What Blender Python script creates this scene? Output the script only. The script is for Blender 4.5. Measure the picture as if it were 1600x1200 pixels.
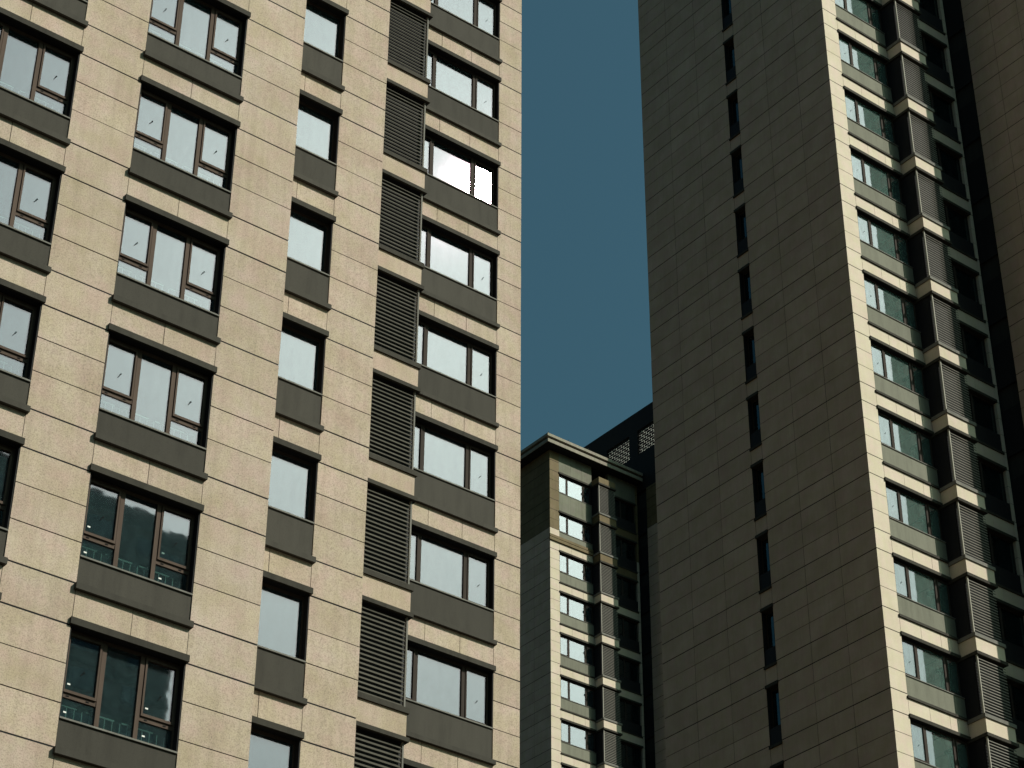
import bpy, bmesh, math, random
from mathutils import Matrix, Vector

random.seed(7)
scene = bpy.context.scene
for o in list(bpy.data.objects):
    bpy.data.objects.remove(o)
C = scene.collection

# ------------------------------------------------------------------ camera
CAMH = 1.6                      # eye height above the ground
FPX = 3501.1                    # focal length in pixels of the 1600 px wide photograph
yaw, pit, rol = math.radians(37.7513), math.radians(34.1762), math.radians(0.30123)
fwd = Vector((math.sin(yaw) * math.cos(pit), math.cos(yaw) * math.cos(pit), math.sin(pit)))
rt = Vector((math.cos(yaw), -math.sin(yaw), 0))
up = rt.cross(fwd)
r2 = rt * math.cos(rol) + up * math.sin(rol)
u2 = up * math.cos(rol) - rt * math.sin(rol)
cam = bpy.data.cameras.new('camera')
cam.sensor_width = 36
cam.lens = FPX * 36 / 1600
cam.clip_end = 6000
camo = bpy.data.objects.new('camera', cam)
C.objects.link(camo)
camo.matrix_world = Matrix(((r2.x, u2.x, -fwd.x, 0), (r2.y, u2.y, -fwd.y, 0), (r2.z, u2.z, -fwd.z, CAMH), (0, 0, 0, 1)))
scene.camera = camo

# ------------------------------------------------------------------ sky and sun
SUN_AZ, SUN_EL = math.radians(36.8), math.radians(39.2)   # azimuth from -Y towards +X
sdir = Vector((math.cos(SUN_EL) * math.sin(SUN_AZ), -math.cos(SUN_EL) * math.cos(SUN_AZ), math.sin(SUN_EL)))
world = bpy.data.worlds.new('World')
scene.world = world
world.use_nodes = True
wn, wl = world.node_tree.nodes, world.node_tree.links
wn.clear()
sky = wn.new('ShaderNodeTexSky')
sky.sky_type = 'NISHITA'
sky.sun_disc = False
sky.sun_elevation = SUN_EL
sky.sun_rotation = math.pi - SUN_AZ
sky.altitude = 0
sky.air_density = 1.3
sky.dust_density = 8.0
sky.ozone_density = 6.0
grade = wn.new('ShaderNodeMix')
grade.data_type = 'RGBA'
grade.blend_type = 'MULTIPLY'
grade.inputs[0].default_value = 1.0
grade.inputs[7].default_value = (0.80, 1.32, 1.08, 1)
bg = wn.new('ShaderNodeBackground')
bg.inputs[1].default_value = 0.055
wo = wn.new('ShaderNodeOutputWorld')
wl.new(sky.outputs[0], grade.inputs[6])
wl.new(grade.outputs[2], bg.inputs[0])
wl.new(bg.outputs[0], wo.inputs[0])

sun = bpy.data.lights.new('sun', 'SUN')
sun.energy = 5.0
sun.angle = math.radians(0.53)
sun.color = (1.0, 0.94, 0.83)
suno = bpy.data.objects.new('sun', sun)
C.objects.link(suno)
suno.rotation_euler = (-sdir).to_track_quat('-Z', 'Y').to_euler()
suno.location = (30, -40, 90)

vs = scene.view_settings
vs.view_transform = 'Standard'
vs.look = 'None'
vs.gamma = 1.0
vs.exposure = 0.0
vs.use_curve_mapping = False
scene.cycles.caustics_reflective = False
scene.cycles.caustics_refractive = False
scene.render.resolution_x, scene.render.resolution_y = 1024, 768


# ------------------------------------------------------------------ materials
def newmat(name):
    m = bpy.data.materials.new(name)
    m.use_nodes = True
    nt = m.node_tree
    nt.nodes.clear()
    out = nt.nodes.new('ShaderNodeOutputMaterial')
    return m, nt, nt.nodes, nt.links, out


def ramp(n, stops):
    r = n.new('ShaderNodeValToRGB')
    e = r.color_ramp.elements
    while len(e) < len(stops):
        e.new(0.5)
    for i, (p, c) in enumerate(stops):
        e[i].position = p
        e[i].color = (*c, 1)
    return r


def noise(n, l, vec, scale, detail=4, rough=0.55):
    t = n.new('ShaderNodeTexNoise')
    t.inputs['Scale'].default_value = scale
    t.inputs['Detail'].default_value = detail
    t.inputs['Roughness'].default_value = rough
    l.new(vec, t.inputs['Vector'])
    return t


def mixc(n, l, fac, a, b, mode='MIX'):
    m = n.new('ShaderNodeMix')
    m.data_type = 'RGBA'
    m.blend_type = mode
    for sock, v in ((0, fac), (6, a), (7, b)):
        if isinstance(v, (int, float)):
            m.inputs[sock].default_value = v
        elif isinstance(v, tuple):
            m.inputs[sock].default_value = (*v, 1)
        else:
            l.new(v, m.inputs[sock])
    return m.outputs[2]


def stone_mat(name, dark, mid, pale, grain=1.0, rough=0.75, streak=0.12, var=0.10, gscale=38):
    """fine grained cladding stone: cloudy patches, coarse grain, faint run-off streaks, a shade per panel"""
    m, nt, n, l, out = newmat(name)
    geo = n.new('ShaderNodeNewGeometry')
    pos = geo.outputs['Position']
    oi = n.new('ShaderNodeObjectInfo')
    cloud = noise(n, l, pos, 1.1, 5, 0.6)
    r1 = ramp(n, [(0.28, dark), (0.52, mid), (0.74, pale)])
    l.new(cloud.outputs[0], r1.inputs[0])
    gr = noise(n, l, pos, gscale, 4, 0.75)
    r2_ = ramp(n, [(0.33, (1 - 0.40 * grain,) * 3), (0.5, (1, 1, 1)), (0.70, (1 + 0.16 * grain,) * 3)])
    l.new(gr.outputs[0], r2_.inputs[0])
    c = mixc(n, l, 1.0, r1.outputs[0], r2_.outputs[0], 'MULTIPLY')
    # pinkish / greenish mineral drift
    hue = noise(n, l, pos, 2.3, 3, 0.6)
    r3 = ramp(n, [(0.36, (0.98, 1.005, 0.95)), (0.5, (1, 1, 1)), (0.66, (1.03, 0.975, 1.03))])
    l.new(hue.outputs[0], r3.inputs[0])
    c = mixc(n, l, 1.0, c, r3.outputs[0], 'MULTIPLY')
    # vertical weathering streaks
    mp = n.new('ShaderNodeMapping')
    mp.inputs['Scale'].default_value = (5.0, 5.0, 0.28)
    l.new(pos, mp.inputs[0])
    st = noise(n, l, mp.outputs[0], 1.5, 4, 0.6)
    r4 = ramp(n, [(0.36, (1 - streak,) * 3), (0.56, (1, 1, 1))])
    l.new(st.outputs[0], r4.inputs[0])
    c = mixc(n, l, 1.0, c, r4.outputs[0], 'MULTIPLY')
    # shade of each panel
    mr = n.new('ShaderNodeMapRange')
    mr.inputs[3].default_value = 1 - var
    mr.inputs[4].default_value = 1 + var
    l.new(oi.outputs['Random'], mr.inputs[0])
    cc = n.new('ShaderNodeCombineColor')
    for k in range(3):
        l.new(mr.outputs[0], cc.inputs[k])
    c = mixc(n, l, 1.0, c, cc.outputs[0], 'MULTIPLY')
    b = n.new('ShaderNodeBsdfPrincipled')
    l.new(c, b.inputs['Base Color'])
    b.inputs['Roughness'].default_value = rough
    b.inputs['Specular IOR Level'].default_value = 0.1
    bp = n.new('ShaderNodeBump')
    bp.inputs['Strength'].default_value = 0.35 * grain
    bp.inputs['Distance'].default_value = 0.006
    l.new(gr.outputs[0], bp.inputs['Height'])
    l.new(bp.outputs[0], b.inputs['Normal'])
    l.new(b.outputs[0], out.inputs[0])
    return m


def metal_mat(name, col, rough=0.45, var=0.10, dirt=0.25, spec=0.06):
    m, nt, n, l, out = newmat(name)
    geo = n.new('ShaderNodeNewGeometry')
    pos = geo.outputs['Position']
    oi = n.new('ShaderNodeObjectInfo')
    mp = n.new('ShaderNodeMapping')
    mp.inputs['Scale'].default_value = (4, 4, 0.6)
    l.new(pos, mp.inputs[0])
    t = noise(n, l, mp.outputs[0], 1.2, 5, 0.62)
    r = ramp(n, [(0.3, tuple(v * (1 - dirt) for v in col)), (0.5, col), (0.75, tuple(v * (1 + dirt * 0.7) for v in col))])
    l.new(t.outputs[0], r.inputs[0])
    sp = noise(n, l, pos, 55, 2, 0.6)
    r2_ = ramp(n, [(0.30, (0.82,) * 3), (0.42, (1, 1, 1)), (0.8, (1.06,) * 3)])
    l.new(sp.outputs[0], r2_.inputs[0])
    c = mixc(n, l, 1.0, r.outputs[0], r2_.outputs[0], 'MULTIPLY')
    mr = n.new('ShaderNodeMapRange')
    mr.inputs[3].default_value = 1 - var
    mr.inputs[4].default_value = 1 + var
    l.new(oi.outputs['Random'], mr.inputs[0])
    cc = n.new('ShaderNodeCombineColor')
    for k in range(3):
        l.new(mr.outputs[0], cc.inputs[k])
    c = mixc(n, l, 1.0, c, cc.outputs[0], 'MULTIPLY')
    b = n.new('ShaderNodeBsdfPrincipled')
    l.new(c, b.inputs['Base Color'])
    b.inputs['Roughness'].default_value = max(rough, 0.75)
    b.inputs['Specular IOR Level'].default_value = spec
    l.new(b.outputs[0], out.inputs[0])
    return m


def glass_mat(name, refl=(0.190, 0.131, 0.170), body=(0.5, 0.62, 0.60), rough=0.02, wav=0.00013, film=0.10, filmcol=(0.14, 0.235, 0.255)):
    """coated double glazing: strong tinted mirror image, dim view through, thin film of dust"""
    m, nt, n, l, out = newmat(name)
    geo = n.new('ShaderNodeNewGeometry')
    pos = geo.outputs['Position']
    oi = n.new('ShaderNodeObjectInfo')
    va = n.new('ShaderNodeVectorMath')
    va.operation = 'ADD'
    l.new(pos, va.inputs[0])
    l.new(oi.outputs['Random'], va.inputs[1])
    w = noise(n, l, va.outputs[0], 1.6, 2, 0.5)
    bp = n.new('ShaderNodeBump')
    bp.inputs['Strength'].default_value = 1.0
    bp.inputs['Distance'].default_value = wav * 6
    l.new(w.outputs[0], bp.inputs['Height'])
    g = n.new('ShaderNodeBsdfGlossy')
    g.inputs['Color'].default_value = (*refl, 1)
    g.inputs['Roughness'].default_value = rough
    l.new(bp.outputs[0], g.inputs['Normal'])
    t = n.new('ShaderNodeBsdfTransparent')
    t.inputs['Color'].default_value = (*body, 1)
    add = n.new('ShaderNodeAddShader')
    l.new(g.outputs[0], add.inputs[0])
    l.new(t.outputs[0], add.inputs[1])
    d = n.new('ShaderNodeBsdfDiffuse')
    dn = noise(n, l, pos, 9, 6, 0.7)
    dr = ramp(n, [(0.35, tuple(v * 0.55 for v in filmcol)), (0.7, filmcol)])
    l.new(dn.outputs[0], dr.inputs[0])
    l.new(dr.outputs[0], d.inputs['Color'])
    mx = n.new('ShaderNodeMixShader')
    mps = n.new('ShaderNodeMapping')
    mps.inputs['Scale'].default_value = (5, 5, 1.6)
    l.new(va.outputs[0], mps.inputs[0])
    stn = noise(n, l, mps.outputs[0], 1.4, 5, 0.65)
    fr_ = n.new('ShaderNodeMapRange')
    fr_.inputs[1].default_value = 0.3
    fr_.inputs[2].default_value = 0.72
    fr_.inputs[3].default_value = film * 0.8
    fr_.inputs[4].default_value = film * 1.25
    l.new(stn.outputs[0], fr_.inputs[0])
    l.new(fr_.outputs[0], mx.inputs[0])
    l.new(add.outputs[0], mx.inputs[1])
    l.new(d.outputs[0], mx.inputs[2])
    l.new(mx.outputs[0], out.inputs[0])
    return m


M = {}
M['sand'] = stone_mat('sand_stone', (0.375, 0.298, 0.222), (0.43, 0.347, 0.273), (0.47, 0.386, 0.318), 1.0, 0.78, 0.09, 0.05)
M['pale'] = stone_mat('pale_stone', (0.52, 0.445, 0.345), (0.56, 0.485, 0.385), (0.60, 0.525, 0.425), 0.3, 0.7, 0.03, 0.045)
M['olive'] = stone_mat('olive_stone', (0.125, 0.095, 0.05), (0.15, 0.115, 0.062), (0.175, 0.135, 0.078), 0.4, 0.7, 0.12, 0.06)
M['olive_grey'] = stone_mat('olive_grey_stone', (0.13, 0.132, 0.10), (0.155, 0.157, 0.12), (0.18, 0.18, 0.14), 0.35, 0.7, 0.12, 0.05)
M['lintel'] = metal_mat('lintel_metal', (0.043, 0.040, 0.033), 0.5)
M['spandrel'] = metal_mat('spandrel_metal', (0.055, 0.051, 0.043), 0.42, 0.10, 0.16)
M['spandrel_sheen'] = metal_mat('sheen_spandrel_metal', (0.17, 0.17, 0.135), 0.42, 0.07, 0.16)  # same metal as the other spandrels, sky reflection put into its lighter colour
M['frame'] = metal_mat('window_frame_metal', (0.085, 0.062, 0.050), 0.4, 0.08, 0.2)
M['frame_dark'] = metal_mat('dark_frame_metal', (0.045, 0.036, 0.031), 0.4, 0.08, 0.2)
M['liner'] = metal_mat('black_liner_metal', (0.012, 0.012, 0.013), 0.6, 0.05, 0.2, 0.2)
M['sill'] = metal_mat('sill_metal', (0.16, 0.155, 0.14), 0.4, 0.05, 0.2)
M['slat'] = metal_mat('slat_metal', (0.068, 0.064, 0.053), 0.42, 0.12, 0.15)
M['slat_pale'] = metal_mat('pale_slat_metal', (0.17, 0.162, 0.143), 0.4, 0.08, 0.15)
M['trim'] = metal_mat('corner_trim_metal', (0.42, 0.40, 0.35), 0.4, 0.05, 0.1)
M['dark'] = metal_mat('black_panel_metal', (0.014, 0.014, 0.016), 0.55, 0.08, 0.2, 0.2)
M['core'] = metal_mat('dark_interior', (0.035, 0.037, 0.036), 0.9, 0.0, 0.2, 0.1)
M['crown'] = metal_mat('crown_metal', (0.014, 0.012, 0.012), 0.6, 0.05, 0.2, 0.2)
M['rail'] = metal_mat('white_rail_paint', (0.75, 0.75, 0.72), 0.5, 0.03, 0.05)
M['handle'] = metal_mat('black_handle', (0.01, 0.01, 0.01), 0.5, 0, 0.1)
M['cornice'] = stone_mat('cornice_stone', (0.21, 0.195, 0.155), (0.245, 0.225, 0.18), (0.28, 0.26, 0.21), 0.3, 0.7, 0.15, 0.05)
M['glass'] = glass_mat('coated_glass')
M['glass_teal'] = glass_mat('teal_glass', (0.31, 0.222, 0.285), film=0.33, filmcol=(0.18, 0.285, 0.255))
M['glass_far'] = glass_mat('far_glass', (0.29, 0.207, 0.262))
M['pale_shaded'] = stone_mat('shaded_pale_stone', (0.425, 0.315, 0.235), (0.47, 0.352, 0.268), (0.515, 0.395, 0.31), 0.3, 0.7, 0.05, 0.06)  # pale stone darkened and warmed: shade of the -X walls put into the colour
M['glass_dark'] = glass_mat('dark_glass', (0.08, 0.10, 0.105), (0.3, 0.36, 0.37), film=0.05)


def ground_mat():
    m, nt, n, l, out = newmat('paving')
    geo = n.new('ShaderNodeNewGeometry')
    t = noise(n, l, geo.outputs['Position'], 0.25, 6, 0.6)
    r = ramp(n, [(0.3, (0.050, 0.044, 0.033)), (0.7, (0.080, 0.072, 0.056))])
    l.new(t.outputs[0], r.inputs[0])
    b = n.new('ShaderNodeBsdfPrincipled')
    b.inputs['Roughness'].default_value = 0.85
    l.new(r.outputs[0], b.inputs['Base Color'])
    l.new(b.outputs[0], out.inputs[0])
    return m


def hill_mat():
    m, nt, n, l, out = newmat('wooded_hillside')
    geo = n.new('ShaderNodeNewGeometry')
    t = noise(n, l, geo.outputs['Position'], 0.35, 8, 0.7)
    r = ramp(n, [(0.3, (0.018, 0.030, 0.016)), (0.55, (0.045, 0.068, 0.032)), (0.75, (0.09, 0.11, 0.055))])
    l.new(t.outputs[0], r.inputs[0])
    b = n.new('ShaderNodeBsdfPrincipled')
    b.inputs['Roughness'].default_value = 0.9
    l.new(r.outputs[0], b.inputs['Base Color'])
    bp = n.new('ShaderNodeBump')
    bp.inputs['Distance'].default_value = 2.0
    l.new(t.outputs[0], bp.inputs['Height'])
    l.new(bp.outputs[0], b.inputs['Normal'])
    l.new(b.outputs[0], out.inputs[0])
    return m


def screen_mat():
    m, nt, n, l, out = newmat('frosted_screen')
    a = n.new('ShaderNodeBsdfDiffuse')
    a.inputs[0].default_value = (0.7, 0.7, 0.68, 1)
    b = n.new('ShaderNodeBsdfTranslucent')
    b.inputs[0].default_value = (0.85, 0.85, 0.82, 1)
    x = n.new('ShaderNodeMixShader')
    x.inputs[0].default_value = 0.75
    l.new(a.outputs[0], x.inputs[1])
    l.new(b.outputs[0], x.inputs[2])
    l.new(x.outputs[0], out.inputs[0])
    return m


M['ground'] = ground_mat()
M['hill'] = hill_mat()
M['screen'] = screen_mat()

# ------------------------------------------------------------------ mesh helpers
WPOS = {}        # world position of every object origin
CACHE = {}
BOXF = [(0, 3, 2, 1), (4, 5, 6, 7), (0, 1, 5, 4), (1, 2, 6, 5), (2, 3, 7, 6), (3, 0, 4, 7)]


def boxverts(b):
    x0, x1, y0, y1, z0, z1 = b
    return [(x0, y0, z0), (x1, y0, z0), (x1, y1, z0), (x0, y1, z0), (x0, y0, z1), (x1, y0, z1), (x1, y1, z1), (x0, y1, z1)]


def mesh_of(key, boxes, mat, verts=None, faces=None):
    k = (key, mat)
    if k in CACHE:
        return CACHE[k]
    V, F = list(verts or []), list(faces or [])
    for b in boxes:
        o = len(V)
        V += boxverts(b)
        F += [tuple(i + o for i in f) for f in BOXF]
    me = bpy.data.meshes.new(str(key[0]))
    me.from_pydata(V, [], F)
    me.materials.append(M[mat])
    CACHE[k] = me
    return me


def put(name, me, loc, parent=None):
    o = bpy.data.objects.new(name, me)
    C.objects.link(o)
    w = Vector(loc)
    WPOS[o] = w
    if parent is not None:
        o.parent = parent
        o.location = w - WPOS[parent]
    else:
        o.location = w
    return o


def box(name, b, mat, parent):
    """one box given by its world extent; alike boxes share a mesh"""
    x0, x1, y0, y1, z0, z1 = b
    d = tuple(round(v, 3) for v in (x1 - x0, y1 - y0, z1 - z0))
    me = mesh_of((name,) + d, [(0, d[0], 0, d[1], 0, d[2])], mat)
    return put(name, me, (x0, y0, z0), parent)


def boxes(name, bl, mat, parent, loc=(0, 0, 0), key=None):
    me = mesh_of((name, key if key else tuple(tuple(round(v, 3) for v in b) for b in bl)), bl, mat)
    return put(name, me, loc, parent)


def empty(name, loc, label, cat, group=None):
    o = put(name, None, loc)
    o.empty_display_size = 0.5
    o['label'] = label
    o['category'] = cat
    if group:
        o['group'] = group
    return o


def screen_size(b):
    """projected area of a box's nearest face in photograph pixels and whether it is inside the frame"""
    xs, ys = [], []
    for v in boxverts(b):
        p = Vector(v) - Vector((0, 0, CAMH))
        d = p.dot(fwd)
        if d <= 0.1:
            return 0, False
        xs.append(800 + FPX * p.dot(r2) / d)
        ys.append(600 - FPX * p.dot(u2) / d)
    a = (max(xs) - min(xs)) * (max(ys) - min(ys))
    return a, (max(xs) > -25 and min(xs) < 1625 and max(ys) > -25 and min(ys) < 1225)


def near_frame(b, marg=150):
    xs, ys = [], []
    for v in boxverts(b):
        p = Vector(v) - Vector((0, 0, CAMH))
        d = p.dot(fwd)
        if d <= 0.1:
            return False
        xs.append(800 + FPX * p.dot(r2) / d)
        ys.append(600 - FPX * p.dot(u2) / d)
    return max(xs) > -marg and min(xs) < 1600 + marg and max(ys) > -marg and min(ys) < 1200 + marg


class Panels:
    """collects cladding panels; the 300 that show largest become objects, the rest one joined part"""
    def __init__(self):
        self.l = []
        self.bed = []

    def add(self, b, mat, back=True, ext=(-0.008, -0.008)):
        self.l.append((b, mat))
        if back:                      # dark sealant bed a little behind the face, seen only in the joints
            x0, x1, y0, y1, z0, z1 = b
            if (x1 - x0) < (y1 - y0) and (x1 - x0) < 0.3:
                self.bed.append((x0 + 0.007, x1 - 0.01, y0 - ext[0], y1 + ext[1], z0 - 0.0195, z1 + 0.019))
            elif (y1 - y0) < 0.3:
                self.bed.append((x0 - ext[0], x1 + ext[1], y0 + 0.007, y1 - 0.01, z0 - 0.0195, z1 + 0.019))

    def build(self, wall):
        rated = []
        for b, mat in self.l:
            a, inside = screen_size(b)
            rated.append((a if inside else 0, b, mat))
        rated.sort(key=lambda t: -t[0])
        rest = {}
        for i, (a, b, mat) in enumerate(rated):
            if a > 0 and i < 300:
                o = box('stone_panel', b, mat, wall)
                n_thin = (b[1] - b[0]) < (b[3] - b[2])
                j = random.uniform(-0.003, 0.003)
                if n_thin:
                    o.location.x += j
                else:
                    o.location.y += j
            else:
                rest.setdefault(mat, []).append(b)
        for mat, bl in rest.items():
            o = boxes('stone_panel_field', bl, mat, wall, (0, 0, 0), key=(id(self), mat))
            o['kind'] = 'stuff'
        o = boxes('joint_bed', self.bed, 'liner', wall, (0, 0, 0), key=(id(self), 'bed'))
        o['kind'] = 'stuff'


def joint_rows(j0, offs, z0, z1, thick=(1, 1, 0, 0)):
    """panel rows between horizontal joints that repeat every 3 m; the first two joints of a storey are wide"""
    js = []
    k = math.floor((z0 - j0) / 3) - 1
    while j0 + 3 * k < z1 + 3:
        for o, t in zip(offs, thick):
            js.append((j0 + 3 * k + o, 0.017 if t else 0.0095))
        k += 1
    js.sort()
    rows = []
    for (a, wa), (b, wb) in zip(js, js[1:]):
        if b > z0 and a < z1:
            rows.append((a + wa, b - wb))
    return rows


# ------------------------------------------------------------------ windows
def window_a(parent, x, Y, zT, stickers, w=2.215):
    """three bays: two tilting side sashes over fixed lights, a tall fixed pane between; rail behind the glass"""
    zb, zt = -1.80, -0.13
    f0, f1 = 0.165, 0.225
    fr = [(0.0, 0.045, f0, f1, zb, zt), (w - 0.045, w, f0, f1, zb, zt), (0.045, w - 0.045, f0, f1, zb, zb + 0.06), (0.045, w - 0.045, f0, f1, zt - 0.06, zt),
          (0.705, 0.79, f0 - 0.012, f1, zb + 0.06, zt - 0.06), (1.435, 1.515, f0 - 0.012, f1, zb + 0.06, zt - 0.06),
          (0.045, 0.705, f0, f1, -1.36, -1.28), (1.515, w - 0.045, f0, f1, -1.36, -1.28)]
    win = boxes('window', fr, 'frame', parent, (x, Y, zT), key='A')
    for a, b in ((0.045, 0.705), (1.515, w - 0.045)):
        s0, s1 = f0 - 0.03, f0 + 0.03
        za, zc = -1.275, zt - 0.062
        boxes('sash', [(a + 0.014, a + 0.05, s0, s1, za, zc), (b - 0.05, b - 0.014, s0, s1, za, zc), (a + 0.05, b - 0.05, s0, s1, za, za + 0.05), (a + 0.05, b - 0.05, s0, s1, zc - 0.05, zc)],
              'frame', win, (x, Y, zT), key=('A', a))
        gl = boxes('pane', [(a + 0.05, b - 0.05, f0 + 0.004, f0 + 0.022, za + 0.05, zc - 0.05)], 'glass', win, (x, Y, zT), key=('Asash', a))
        gl.rotation_euler = (random.uniform(-1, 1) * 0.004, 0, random.uniform(-1, 1) * 0.004)
        boxes('pane', [(a, b, f0 + 0.02, f0 + 0.035, zb + 0.06, -1.36)], 'glass', win, (x, Y, zT), key=('Alow', a))
        # lever handle on the sash, latch plates on the transom
        hx = (a + b) / 2 + 0.02
        h = boxes('handle', [(-0.05, 0.04, -0.012, 0.0, -0.006, 0.006), (0.025, 0.045, -0.02, -0.012, -0.012, 0.016)], 'handle', win, (x + hx, Y + f0, zT - 0.86), key='handle')
        h.rotation_euler = (0, random.uniform(-1.15, -0.85), 0)
        for lx in (a + 0.10, b - 0.19):
            boxes('latch', [(0, 0.055, f0 - 0.006, f0, -1.335, -1.315)], 'handle', win, (x + lx, Y, zT), key='latch')
        if stickers:
            for zz in (-1.12, -1.62):
                boxes('sticker', [(a + 0.10, a + 0.155, f0 - 0.001 if zz > -1.3 else f0 + 0.016, f0 + 0.002 if zz > -1.3 else f0 + 0.018, zz, zz + 0.028)], 'rail', win, (x, Y, zT), key=('stick', a, zz))
    boxes('pane', [(0.79, 1.435, f0 + 0.02, f0 + 0.035, zb + 0.06, zt - 0.06)], 'glass', win, (x, Y, zT), key='Amid')
    rail = [(0.05, 0.42, 0.26, 0.28, -1.47, -1.445), (0.60, 1.12, 0.26, 0.28, -1.47, -1.445), (1.26, 1.86, 0.26, 0.28, -1.47, -1.445)]
    for q in range(15):
        bx = 0.09 + q * 0.142
        rail.append((bx, bx + 0.012, 0.265, 0.277, -1.78, -1.47))
    boxes('guard_rail', rail, 'rail', win, (x, Y, zT), key='rail')
    return win


def window_bays(parent, x, Y, zT, w, zb, mull, sashes, frame, glass='glass', f0=0.15, keyname='B', handles=(), tilt=None):
    """single-height window: bays between mullions, sashes in the listed bays"""
    zt = -0.13
    f1 = f0 + 0.06
    fw = 0.045
    fr = [(0.0, fw, f0, f1, zb, zt), (w - fw, w, f0, f1, zb, zt), (fw, w - fw, f0, f1, zb, zb + 0.06), (fw, w - fw, f0, f1, zt - 0.06, zt)]
    for a, b in mull:
        fr.append((a, b, f0 - 0.012, f1, zb + 0.06, zt - 0.06))
    win = boxes('window', fr, frame, parent, (x, Y, zT), key=keyname)
    edges = [fw] + [v for ab in mull for v in ab] + [w - fw]
    for i in range(0, len(edges), 2):
        a, b = edges[i], edges[i + 1]
        k = i // 2
        za, zc = zb + 0.062, zt - 0.062
        if k in sashes:
            s0, s1 = f0 - 0.03, f0 + 0.03
            boxes('sash', [(a + 0.013, a + 0.047, s0, s1, za, zc), (b - 0.047, b - 0.013, s0, s1, za, zc), (a + 0.045, b - 0.045, s0, s1, za, za + 0.045), (a + 0.045, b - 0.045, s0, s1, zc - 0.045, zc)],
                  frame, win, (x, Y, zT), key=(keyname, k))
            gl = boxes('pane', [(0, b - a - 0.09, f0 + 0.004, f0 + 0.02, za + 0.045, zc - 0.045)], glass, win, (x + a + 0.045, Y, zT), key=(keyname, 'p', k))
            gl.rotation_euler = (random.uniform(-1, 1) * 0.003, 0, random.uniform(-1, 1) * 0.003)
            if tilt is not None and k == tilt[0]:
                gl.rotation_euler = tilt[1]
            if k in handles:
                h = boxes('handle', [(-0.045, 0.035, -0.012, 0.0, -0.005, 0.005), (0.02, 0.036, -0.02, -0.012, -0.01, 0.012)], 'handle', win, (x + (a + b) / 2 + 0.02, Y + f0, zT - 0.95), key='handle2')
                h.rotation_euler = (0, random.uniform(-1.15, -0.85), 0)
        else:
            boxes('pane', [(a, b, f0 + 0.02, f0 + 0.035, zb + 0.06, zt - 0.06)], glass, win, (x, Y, zT), key=(keyname, 'p', k))
    return win


def bay_trim(parent, x0, x1, Y, zT, zsp, zs0, zs1, lip=0.035, spandrel='spandrel', left_lip=True, right_lip=True, liner=(True, True)):
    """lintel, jamb liners, sill, spandrel plate and its bottom strip round one opening"""
    l0, l1 = (x0 - lip if left_lip else x0), (x1 + lip if right_lip else x1)
    box('lintel', (l0, l1, Y - 0.055, Y - 0.004, zT - 0.128, zT - 0.002), 'lintel', parent)
    box('head_liner_shade', (x0 + 0.001, x1 - 0.001, Y - 0.002, Y + 0.325, zT - 0.130, zT - 0.004), 'liner', parent)  # black liner under the lintel, the underside's shade put into its colour
    for on, a, b in ((liner[0], x0 + 0.002, x0 + 0.02), (liner[1], x1 - 0.02, x1 - 0.002)):
        if on:
            box('jamb_liner', (a, b, Y + 0.012, Y + 0.145, zsp + 0.045, zT - 0.131), 'liner', parent)
    box('sill', (x0 + 0.003, x1 - 0.003, Y - 0.012, Y + 0.125, zsp + 0.003, zsp + 0.034), 'sill', parent)
    box('spandrel', (x0 + 0.004, x1 - 0.004, Y + 0.02, Y + 0.22, zs1 + 0.003, zsp), spandrel, parent)
    box('spandrel_strip', (l0, l1, Y - 0.085, Y + 0.25, zs0 + 0.003, zs1), 'spandrel', parent)


def louvre(parent, x0, x1, Y, z0, z1, mat, single, trim_left, trim_right, pitch=0.112):
    """frame with steep blades; single = every blade its own object"""
    dep = 0.12
    bk = [(0, x1 - x0, dep, dep + 0.03, 0, z1 - z0)]
    lv = boxes('louvre', bk, 'liner', parent, (x0, Y, z0), key=('lv', round(x1 - x0, 3), round(z1 - z0, 3)))
    if trim_left:
        box('corner_trim', (x0, x0 + 0.035, Y - 0.004, Y + 0.06, z0, z1), trim_left, lv)
    if trim_right:
        box('corner_trim', (x1 - 0.04, x1, Y - 0.004, Y + 0.06, z0, z1), trim_right, lv)
    a, b = x0 + (0.038 if trim_left else 0), x1 - (0.043 if trim_right else 0)
    n = int((z1 - z0 - 0.03) / pitch)
    h = 0.052 if single else 0.040
    dd = 0.030 if single else 0.020
    prof = [(0.005, 0.0), (0.011, -0.007), (0.011 + dd, h), (0.005 + dd, h + 0.006)]     # (depth, height): leaning blade
    V, F = [], []

    def blade(z, xa, xb):
        o = len(V)
        for xx in (xa, xb):
            for (d, hh) in prof:
                V.append((xx, d, z + hh))
        F.extend([(o, o + 1, o + 2, o + 3), (o + 7, o + 6, o + 5, o + 4)])
        for i in range(4):
            j = (i + 1) % 4
            F.append((o + i, o + 4 + i, o + 4 + j, o + j))
    if single:
        blade(0, 0, b - a)
        me = mesh_of(('slat', round(b - a, 3)), [], mat, V, F)
        for i in range(n):
            put('slat', me, (a, Y, z0 + 0.03 + i * pitch), lv)
    else:
        for i in range(n):
            blade(0.03 + i * pitch, 0, b - a)
        me = mesh_of(('slat_bank', round(b - a, 3), n), [], mat, V, F)
        o = put('slat_bank', me, (a, Y, z0), lv)
        o['kind'] = 'stuff'
    return lv


# ------------------------------------------------------------------ ground
g = bpy.data.meshes.new('ground')
g.from_pydata([(-1500, -1500, 0), (1500, -1500, 0), (1500, 1500, 0), (-1500, 1500, 0)], [], [(0, 1, 2, 3)])
g.materials.append(M['ground'])
go = put('ground', g, (0, 0, 0))
go['kind'] = 'structure'


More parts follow.
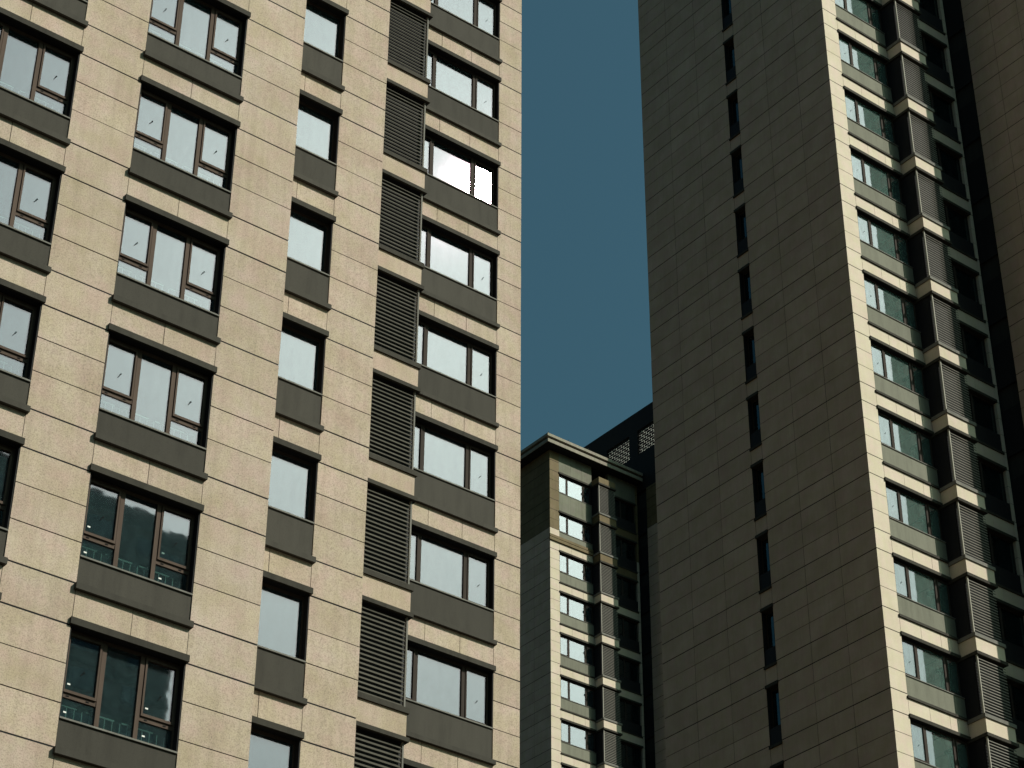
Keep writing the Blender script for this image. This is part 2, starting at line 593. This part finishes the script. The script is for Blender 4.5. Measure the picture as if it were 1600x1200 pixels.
# ------------------------------------------------------------------ left tower
def left_tower():
    t = empty('residential_tower', (17, 42, 0), 'sunlit sand coloured tower with dark framed windows filling the left half', 'building')
    H = CAMH
    YA, YB, YC, YD = 30.61, 31.99, 36.0, 36.8
    ztop, zbot = 66.0, 0.0
    wall = boxes('wall', [(1, 17.85, YA + 0.85, 50, zbot, ztop), (17.85, 20.9, YB + 0.85, 50, zbot, ztop),
                          (20.9, 24.9, YC + 0.85, 50, zbot, ztop), (24.9, 28.55, YD + 0.85, 50, zbot, ztop)], 'core', t)
    P = Panels()
    T = 0.28
    # pier columns: x0, x1, plane, joint phase, joint offsets
    offA, offB, offD = (0, 0.775 + 1.435, 1.5, 0.785), (0, 2.21, 1.495, 0.79), (0, 2.18, 1.47, 0.775)
    offA = (0, 2.21, 1.50, 0.785)
    piers = [(9.5, 10.89, YA, 21.35, offA), (13.12, 14.462, YA, 21.35, offA), (16.683, 18.06, YA, 21.35, offA),
             (19.943, 21.125, YB, 21.37, offB), (28.003, 28.77, YD, 21.22, offD)]
    for x0, x1, Y, j0, offs in piers:
        for a, b in joint_rows(j0 + H, offs, 6, 60):
            bb = (x0, x1, Y, Y + T, a, b)
            if near_frame(bb, 260):
                P.add(bb, 'sand')
    # returns of the stepped plan
    box('return_wall', (17.87, 18.055, YA + T + 0.002, YB + 0.3, zbot, ztop), 'sand', t)
    box('return_wall', (20.93, 21.12, YB + T + 0.002, YC + 0.3, zbot, ztop), 'sand', t)
    box('return_wall', (28.57, 28.765, YD + T + 0.002, 50, zbot, ztop), 'olive', t)  # unseen end wall, stone darkened to cut sun bounce onto the right tower
    for k in range(-5, 9):
        # three-bay windows, two columns
        zT = 23.70 + 3 * k + H
        for x0, x1 in ((10.893, 13.117), (14.465, 16.68)):
            if near_frame((x0, x1, YA, YA + 0.1, zT - 3, zT), 120):
                window_a(t, x0 + 0.002, YA, zT, k <= -1, x1 - x0 - 0.004 if x0 > 12 else 2.215)
                bay_trim(t, x0, x1, YA, zT, zT - 1.83, zT - 2.48, zT - 2.36)
                xm = (x0 + x1) / 2
                for a, b in ((x0 + 0.008, xm - 0.006), (xm + 0.006, x1 - 0.008)):
                    P.add((a, b, YA, YA + T, zT - 3 + 0.001, zT - 2.48), 'sand', ext=(0.009, 0.009))
        # single pane windows of the set-back part
        zT = 23.73 + 3 * k + H
        x0, x1 = 18.07, 19.94
        if near_frame((x0, x1, YB, YB + 0.1, zT - 3, zT), 120):
            window_bays(t, x0 + 0.002, YB, zT, x1 - x0 - 0.004, -1.55, ((0.62, 0.70),), (), 'frame_dark', keyname='Bw', f0=0.155)
            bay_trim(t, x0, x1, YB, zT, zT - 1.58, zT - 2.46, zT - 2.34, left_lip=False)
            for a, b in ((x0 + 0.008, 18.984), (18.996, x1 - 0.008)):
                P.add((a, b, YB, YB + T, zT - 3 + 0.001, zT - 2.46), 'sand', ext=(0.009, 0.009))
        # louvred plant box
        zT = 23.59 + 3 * k + H
        x0, x1 = 22.9, 25.06
        if near_frame((x0, x1, YC, YC + 0.1, zT - 3, zT), 120):
            louvre(t, x0, x1 - 0.03, YC + 0.02, zT - 2.30, zT - 0.10, 'slat', True, None, 'sill')
            box('louvre_lintel', (x0, x1 + 0.05, YC - 0.07, YC - 0.004, zT - 0.10, zT), 'lintel', t)
            box('head_liner_shade', (x0, x1 + 0.05, YC - 0.002, YC + 0.9, zT - 0.10, zT - 0.001), 'liner', t)  # black slab carries the shade below the louvre head in its colour
            box('louvre_sill', (x0, x1 + 0.05, YC - 0.05, YC + 0.9, zT - 2.43, zT - 2.303), 'lintel', t)
            P.add((x0, x1, YC, YC + 0.78, zT - 2.998, zT - 2.432), 'sand')
            box('side_panel', (x1 - 0.06, x1 - 0.031, YC + 0.20, YC + 0.85, zT - 2.302, zT - 0.102), 'dark', t)
        # wide kitchen window
        zT = 23.55 + 3 * k + H
        x0, x1 = 25.063, 28.0
        if near_frame((x0, x1, YD, YD + 0.1, zT - 3, zT), 120):
            # one casement stands a touch off square and throws the sun back to the eye
            window_bays(t, x0 + 0.002, YD, zT, x1 - x0 - 0.004, -1.55, ((0.825, 0.905), (2.135, 2.225)), (0, 2), 'frame_dark', keyname='Dw', handles=(2,),
                        tilt=TILT if k == 5 else None)
            bay_trim(t, x0, x1, YD, zT, zT - 1.58, zT - 2.47, zT - 2.36, left_lip=False, liner=(False, True))
            for a, b in ((x0 + 0.004, 26.034), (26.046, 27.026), (27.038, x1 - 0.008)):
                P.add((a, b, YD, YD + T, zT - 3 + 0.001, zT - 2.47), 'sand', ext=(0.009, 0.009))
    P.build(wall)


TILT = (2, (0.0, 0.0, 0.0))


# ------------------------------------------------------------------ towers of the second kind
def corner_tower(name, label, ox, oy, oz, zlow, ztop, far=False):
    """tower with a blank end wall, a window bay, a louvred box, a recessed bay and a forward wing.
    ox, oy: its front corner; oz: shift of its storeys"""
    t = empty(name, (ox + 5, oy + 6, 0), label, 'building')
    H = CAMH + oz
    X = lambda v: ox + v
    Y = oy
    YBX = oy - 0.76                       # louvred box
    XW = X(7.66)                          # wing's side wall
    YWF = oy - 4.78                       # wing front
    wall = boxes('wall', [(X(0.65), XW, Y + 0.85, Y + 10.3, 0, ztop), (X(8.3), X(19), YWF + 0.35, Y + 10.9, 0, ztop),
                          (XW - 0.4, X(8.3), Y + 0.85, Y + 10.9, 0, ztop), (X(3.75), X(5.0), YBX + 0.2, Y + 0.86, 0, ztop - 1.2 if far else ztop),
                          (X(7.85), X(8.3), Y - 0.94, Y + 0.85, 0, ztop)], 'core', t)
    P = Panels()
    T = 0.28
    off = (0, 2.21, 1.48, 0.76)
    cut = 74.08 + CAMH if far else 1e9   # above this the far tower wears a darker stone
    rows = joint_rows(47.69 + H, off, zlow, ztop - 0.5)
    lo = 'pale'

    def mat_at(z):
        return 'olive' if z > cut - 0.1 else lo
    # end wall (faces -X): vertical joints measured from the front corner
    vj = [0.0, 1.68, 3.38, 5.075]
    vj2 = [5.655, 7.42, 9.2, 10.95]
    if far:                               # no slit windows here: the wall runs through
        vj = vj + [5.655]
    for a, b in rows:
        for v in (vj, vj2):
            for p, q in zip(v, v[1:]):
                bb = (X(0), X(T), Y + p + (0.008 if p else 0.019), Y + q - (0.008 if q < 10 else 0), a, b)
                if near_frame(bb, 200):
                    P.add(bb, 'pale_shaded' if mat_at(a) == lo else mat_at(a), ext=(0.008 if p else -0.01, 0.008 if q < 10 else -0.01))  # end wall wears the shaded copy of the pale stone
        bb = (X(0), X(0.775), Y, Y + 0.018, a, b)                 # front pier
        if near_frame(bb, 200):
            P.add(bb, mat_at(a))
        for p, q in ((-0.945, -2.30), (-2.30, -3.68), (-3.68, -4.78)):      # wing side wall
            bb = (XW, XW + T, Y + q + 0.008, Y + p - 0.008, a, b)
            if near_frame(bb, 400):
                P.add(bb, 'pale_shaded' if not far else ('olive' if a > 76.4 + CAMH else 'pale_shaded'), ext=(0.008 if q > -4.5 else -0.01, 0.008 if p < -1 else -0.01))
        bb = (X(7.47), X(7.655), Y, Y + T, a, b)                      # narrow pier beside the recess
        if near_frame(bb, 200):
            P.add(bb, mat_at(a))
    box('return_wall', (XW + T + 0.003, X(19), YWF, YWF + T, 0, ztop), lo, t)
    kmin, kmax = -20, 30
    for k in range(kmin, kmax):
        zT = 61.97 + 3 * k + H
        upper = zT - 1.7 > cut - 0.2
        if zT > ztop - 1.0 or zT < zlow:
            continue
        bb = (X(0), X(8), Y, Y + 0.2, zT - 3, zT)
        if not near_frame(bb, 150):
            continue
        last_lit = far and (not upper) and zT + 3 - 1.7 > cut - 0.2
        # slit window in the end wall
        if near_frame((X(0), X(0.2), Y + 4.8, Y + 5.8, zT - 3, zT), 120) and not far:
            y0, y1 = Y + 5.081, Y + 5.649
            zs = zT - 0.04
            box('lintel', (X(-0.05), X(0.33), y0 - 0.03, y1 + 0.03, zs - 0.12, zs), 'lintel', t)
            w = boxes('window', [(0.20, 0.26, 0, 0.04, -1.62, -0.12), (0.20, 0.26, 0.528, 0.568, -1.62, -0.12), (0.20, 0.26, 0.04, 0.528, -1.62, -1.57), (0.20, 0.26, 0.04, 0.528, -0.17, -0.12)], 'frame_dark', t, (X(0), y0, zs), key='slit')
            boxes('pane', [(0.225, 0.24, 0.04, 0.528, -1.57, -0.17)], 'glass_dark', w, (X(0), y0, zs), key='slitp')
            for yy in (y0 + 0.002, y1 - 0.017):
                box('jamb_liner', (X(0.015), X(0.198), yy, yy + 0.015, zs - 1.62, zs - 0.122), 'liner', t)
            box('spandrel', (X(0.03), X(0.22), y0 + 0.003, y1 - 0.003, zs - 2.28, zs - 1.625), 'dark', t)
            box('spandrel_strip', (X(-0.05), X(0.25), y0 - 0.03, y1 + 0.03, zs - 2.38, zs - 2.283), 'lintel', t)
            P.add((X(0), X(T), y0 + 0.004, y1 - 0.004, zs - 2.998, zs - 2.383), 'pale_shaded', ext=(0.01, 0.01))
        # window bay between the pier and the box
        x0, x1 = X(0.778), X(3.62)
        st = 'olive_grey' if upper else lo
        window_bays(t, x0 + 0.002, Y, zT, x1 - x0 - 0.004, -1.55, ((0.735, 0.84), (2.105, 2.215)), (0, 2), 'frame_dark', glass='glass_far' if far else 'glass_teal', keyname='Rw', f0=0.12, handles=() if far else (0,))
        box('lintel', (x0 - 0.03, x1, Y - 0.055, Y - 0.004, zT - 0.128, zT - 0.002), 'lintel', t)
        box('head_liner_shade', (x0 + 0.001, x1 - 0.001, Y - 0.002, Y + 0.325, zT - 0.130, zT - 0.004), 'liner', t)  # shade under the lintel built in as a black piece
        box('jamb_liner', (x0 + 0.002, x0 + 0.02, Y + 0.012, Y + 0.118, zT - 1.54, zT - 0.131), 'liner', t)
        box('sill', (x0 + 0.003, x1 - 0.003, Y - 0.012, Y + 0.115, zT - 1.597, zT - 1.566), 'sill', t)
        xs = [x0 + 0.004, X(1.79), X(2.75), x1 - 0.004]
        if upper and not (far and zT - 3 - 1.7 < cut - 0.2):
            for a, b in zip(xs, xs[1:]):
                P.add((a + 0.005, b - 0.005, Y + 0.01, Y + T, zT - 2.998, zT - 1.6), st)
        else:
            box('spandrel', (x0 + 0.004, x1 - 0.004, Y + 0.02, Y + 0.20, zT - 2.347, zT - 1.6), 'spandrel_sheen', t)
            box('spandrel_strip', (x0 - 0.03, x1, Y - 0.055, Y + 0.25, zT - 2.44, zT - 2.35), 'lintel', t)
            for a, b in zip(xs, xs[1:]):
                P.add((a + 0.006, b - 0.006, Y, Y + T, zT - 2.998, zT - 2.443), lo, ext=(0.01, 0.01))
        # louvred box
        xa, xb = X(3.62), X(5.06)
        zb = zT - 2.41
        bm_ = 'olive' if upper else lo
        P.add((xa, xb, YBX, Y + 0.25, zT - 3.10, zT - 2.55), bm_)
        louvre(t, xa + 0.01, xb - 0.02, YBX + 0.03, zb, zT - 0.22, 'slat_pale', False, 'trim', None)
        box('side_panel', (xa + 0.012, xa + 0.05, YBX + 0.20, Y + 0.3, zb + 0.002, zT - 0.222), 'dark', t)
        box('side_panel', (xb - 0.05, xb - 0.021, YBX + 0.20, Y + 0.3, zb + 0.002, zT - 0.222), 'dark', t)
        box('louvre_lintel', (xa - 0.05, xb + 0.05, YBX - 0.05, Y + 0.2, zT - 0.22, zT - 0.103), 'lintel', t)
        box('louvre_sill', (xa - 0.05, xb + 0.05, YBX - 0.05, Y + 0.2, zb - 0.137, zb), 'sill', t)
        # recessed bay in the wing's shade
        x0, x1 = X(5.07), X(7.465)
        window_bays(t, x0, Y, zT, x1 - x0, -1.55, ((1.1, 1.2),), (), 'frame_dark', 'glass_dark', keyname='rec', f0=0.13)
        box('lintel', (x0, x1 + 0.03, Y - 0.05, Y + 0.3, zT - 0.128, zT - 0.002), 'lintel', t)
        box('spandrel', (x0 + 0.004, x1 - 0.004, Y + 0.02, Y + 0.20, zT - 2.347, zT - 1.56), 'dark', t)
        box('spandrel_strip', (x0, x1 + 0.03, Y - 0.045, Y + 0.25, zT - 2.44, zT - 2.35), 'lintel', t)
        for a, b in ((x0 + 0.003, X(6.37)), (X(6.38), x1 - 0.004)):
            P.add((a, b, Y, Y + T, zT - 2.998, zT - 2.443), bm_)
        # service slot beside the wing
        box('slot_panel', (X(7.74), X(7.80), Y - 0.93, Y + 0.29, zT - 2.44, zT - 0.45), 'dark', t)
    P.build(wall)
    return t, wall


left_tower()
corner_tower('residential_tower', 'tall tower with shaded blank end wall and narrow sunlit window bay at right', 49.84, 44.26, 0.0, 22, 96)
S = corner_tower('residential_tower', 'distant tower with flat overhanging cornice seen in the gap between the other two', 79.4, 98.4, 17.12, 52, 80.62 + CAMH, True)


# ------------------------------------------------------------------ roof of the distant tower
def far_roof(t):
    H = CAMH
    ox, oy = 79.4, 98.4
    e = 0.69
    # cornice: two lit bands with a dark groove between
    box('cornice', (ox - e, ox + 7.6, oy - e, oy + 11.5, 80.62 + H, 80.87 + H), 'cornice', t)
    box('soffit_shade', (ox - e + 0.05, ox + 7.6, oy - e + 0.05, oy + 11.4, 80.60 + H, 80.618 + H), 'liner', t)  # black plate added below the cornice, the overhang's shade as its colour
    box('cornice_groove', (ox - e + 0.12, ox + 7.6, oy - e + 0.12, oy + 11.4, 80.872 + H, 81.04 + H), 'lintel', t)
    box('cornice', (ox - e - 0.05, ox + 7.6, oy - e - 0.05, oy + 11.5, 81.042 + H, 81.25 + H), 'cornice', t)
    for xx in (0.0, 1.7, 3.4, 5.1, 6.8):
        box('lightning_rod', (ox - e + 0.1 + xx, ox - e + 0.125 + xx, oy - e + 0.05, oy - e + 0.075, 81.25 + H, 81.46 + H), 'lintel', t)
    # wall head above the top window
    for a, b in ((0.78, 1.78), (1.79, 2.74), (2.75, 3.62)):
        box('stone_panel', (ox + a, ox + b, oy + 0.01, oy + 0.28, 79.105 + H, 80.595 + H), 'olive_grey', t)
    box('stone_panel', (ox + 5.06, ox + 7.655, oy + 0.01, oy + 0.28, 79.105 + H, 80.595 + H), 'olive_grey', t)
    box('stone_panel', (ox + 3.62, ox + 5.06, oy - 0.76, oy + 0.2, 79.0 + H, 79.45 + H), 'olive', t)
    # string course below the two dark storeys
    box('string_course', (ox - 0.08, ox + 3.62, oy - 0.10, oy + 0.02, 73.62 + H, 73.82 + H), 'olive', t)
    box('string_course', (ox - 0.05, ox + 3.62, oy - 0.07, oy + 0.02, 73.88 + H, 74.06 + H), 'olive', t)
    # crown above the wing: frame with two lattice screens in its side
    x0, x1 = ox + 7.66, ox + 7.96
    yb, yf = oy + 5.6, oy - 5.0
    zt, zl = 86.56 + H, 80.0 + H
    l1, l2 = (99.03, 101.49), (95.6, 98.16)
    za, zb = 83.02 + H, 84.98 + H
    cr = boxes('crown', [(x0, x1, yf, yb, zl, za), (x0, x1, yf, yb, zb, zt), (x0, x1, yf, l2[0], za, zb), (x0, x1, l2[1], l1[0], za, zb), (x0, x1, l1[1], yb, za, zb),
                         (x1, x1 + 0.5, yb - 0.3, yb - 0.002, zl, zt - 0.003), (x1, x1 + 8, yf, yf + 0.3, zl, 82.5 + H)], 'crown', t)
    for (a, b) in (l1, l2):
        br = []
        rows = 10
        dz = (zb - za) / rows
        L = 0.50
        for r in range(rows):
            y = a - (L / 2 if r % 2 else 0)
            while y < b:
                p, q = max(a, y + 0.04), min(b, y + L - 0.04)
                if q - p > 0.03:
                    br.append((x0 + 0.10, x0 + 0.16, p, q, za + r * dz + 0.034, za + (r + 1) * dz - 0.034))
                y += L
        lt = boxes('lattice_screen', br, 'crown', cr, (0, 0, 0), key=('lat', a))
        lt['kind'] = 'stuff'
        box('screen_panel', (x0 + 0.19, x0 + 0.20, a, b, za, zb), 'screen', cr)


far_roof(S[0])


# ------------------------------------------------------------------ slab block behind the camera, seen mirrored in the lower left panes
def slab_block():
    t = empty('apartment_block', (52, -80, 0), 'slab block whose flat roof line is mirrored in the lowest left windows', 'building')
    zt = 88.0
    wall = boxes('wall', [(30, 71.5, -92, -70, 0, zt - 1.2)], 'olive_grey', t)
    box('parapet', (29.7, 71.8, -92.3, -69.7, zt - 1.2, zt), 'spandrel', t)
    for k in range(14, 28):
        z = 3.1 * k
        for i in range(8):
            x = 32 + i * 4.95
            w = box('window', (x, x + 2.9, -69.995, -69.9, z + 0.9, z + 2.5), 'frame_dark', t)
            box('pane', (x + 0.1, x + 2.8, -69.898, -69.89, z + 1.0, z + 2.4), 'glass_dark', w)
        box('floor_band', (30, 71.5, -69.998, -69.8, z - 0.25, z + 0.15), 'spandrel', t)


slab_block()
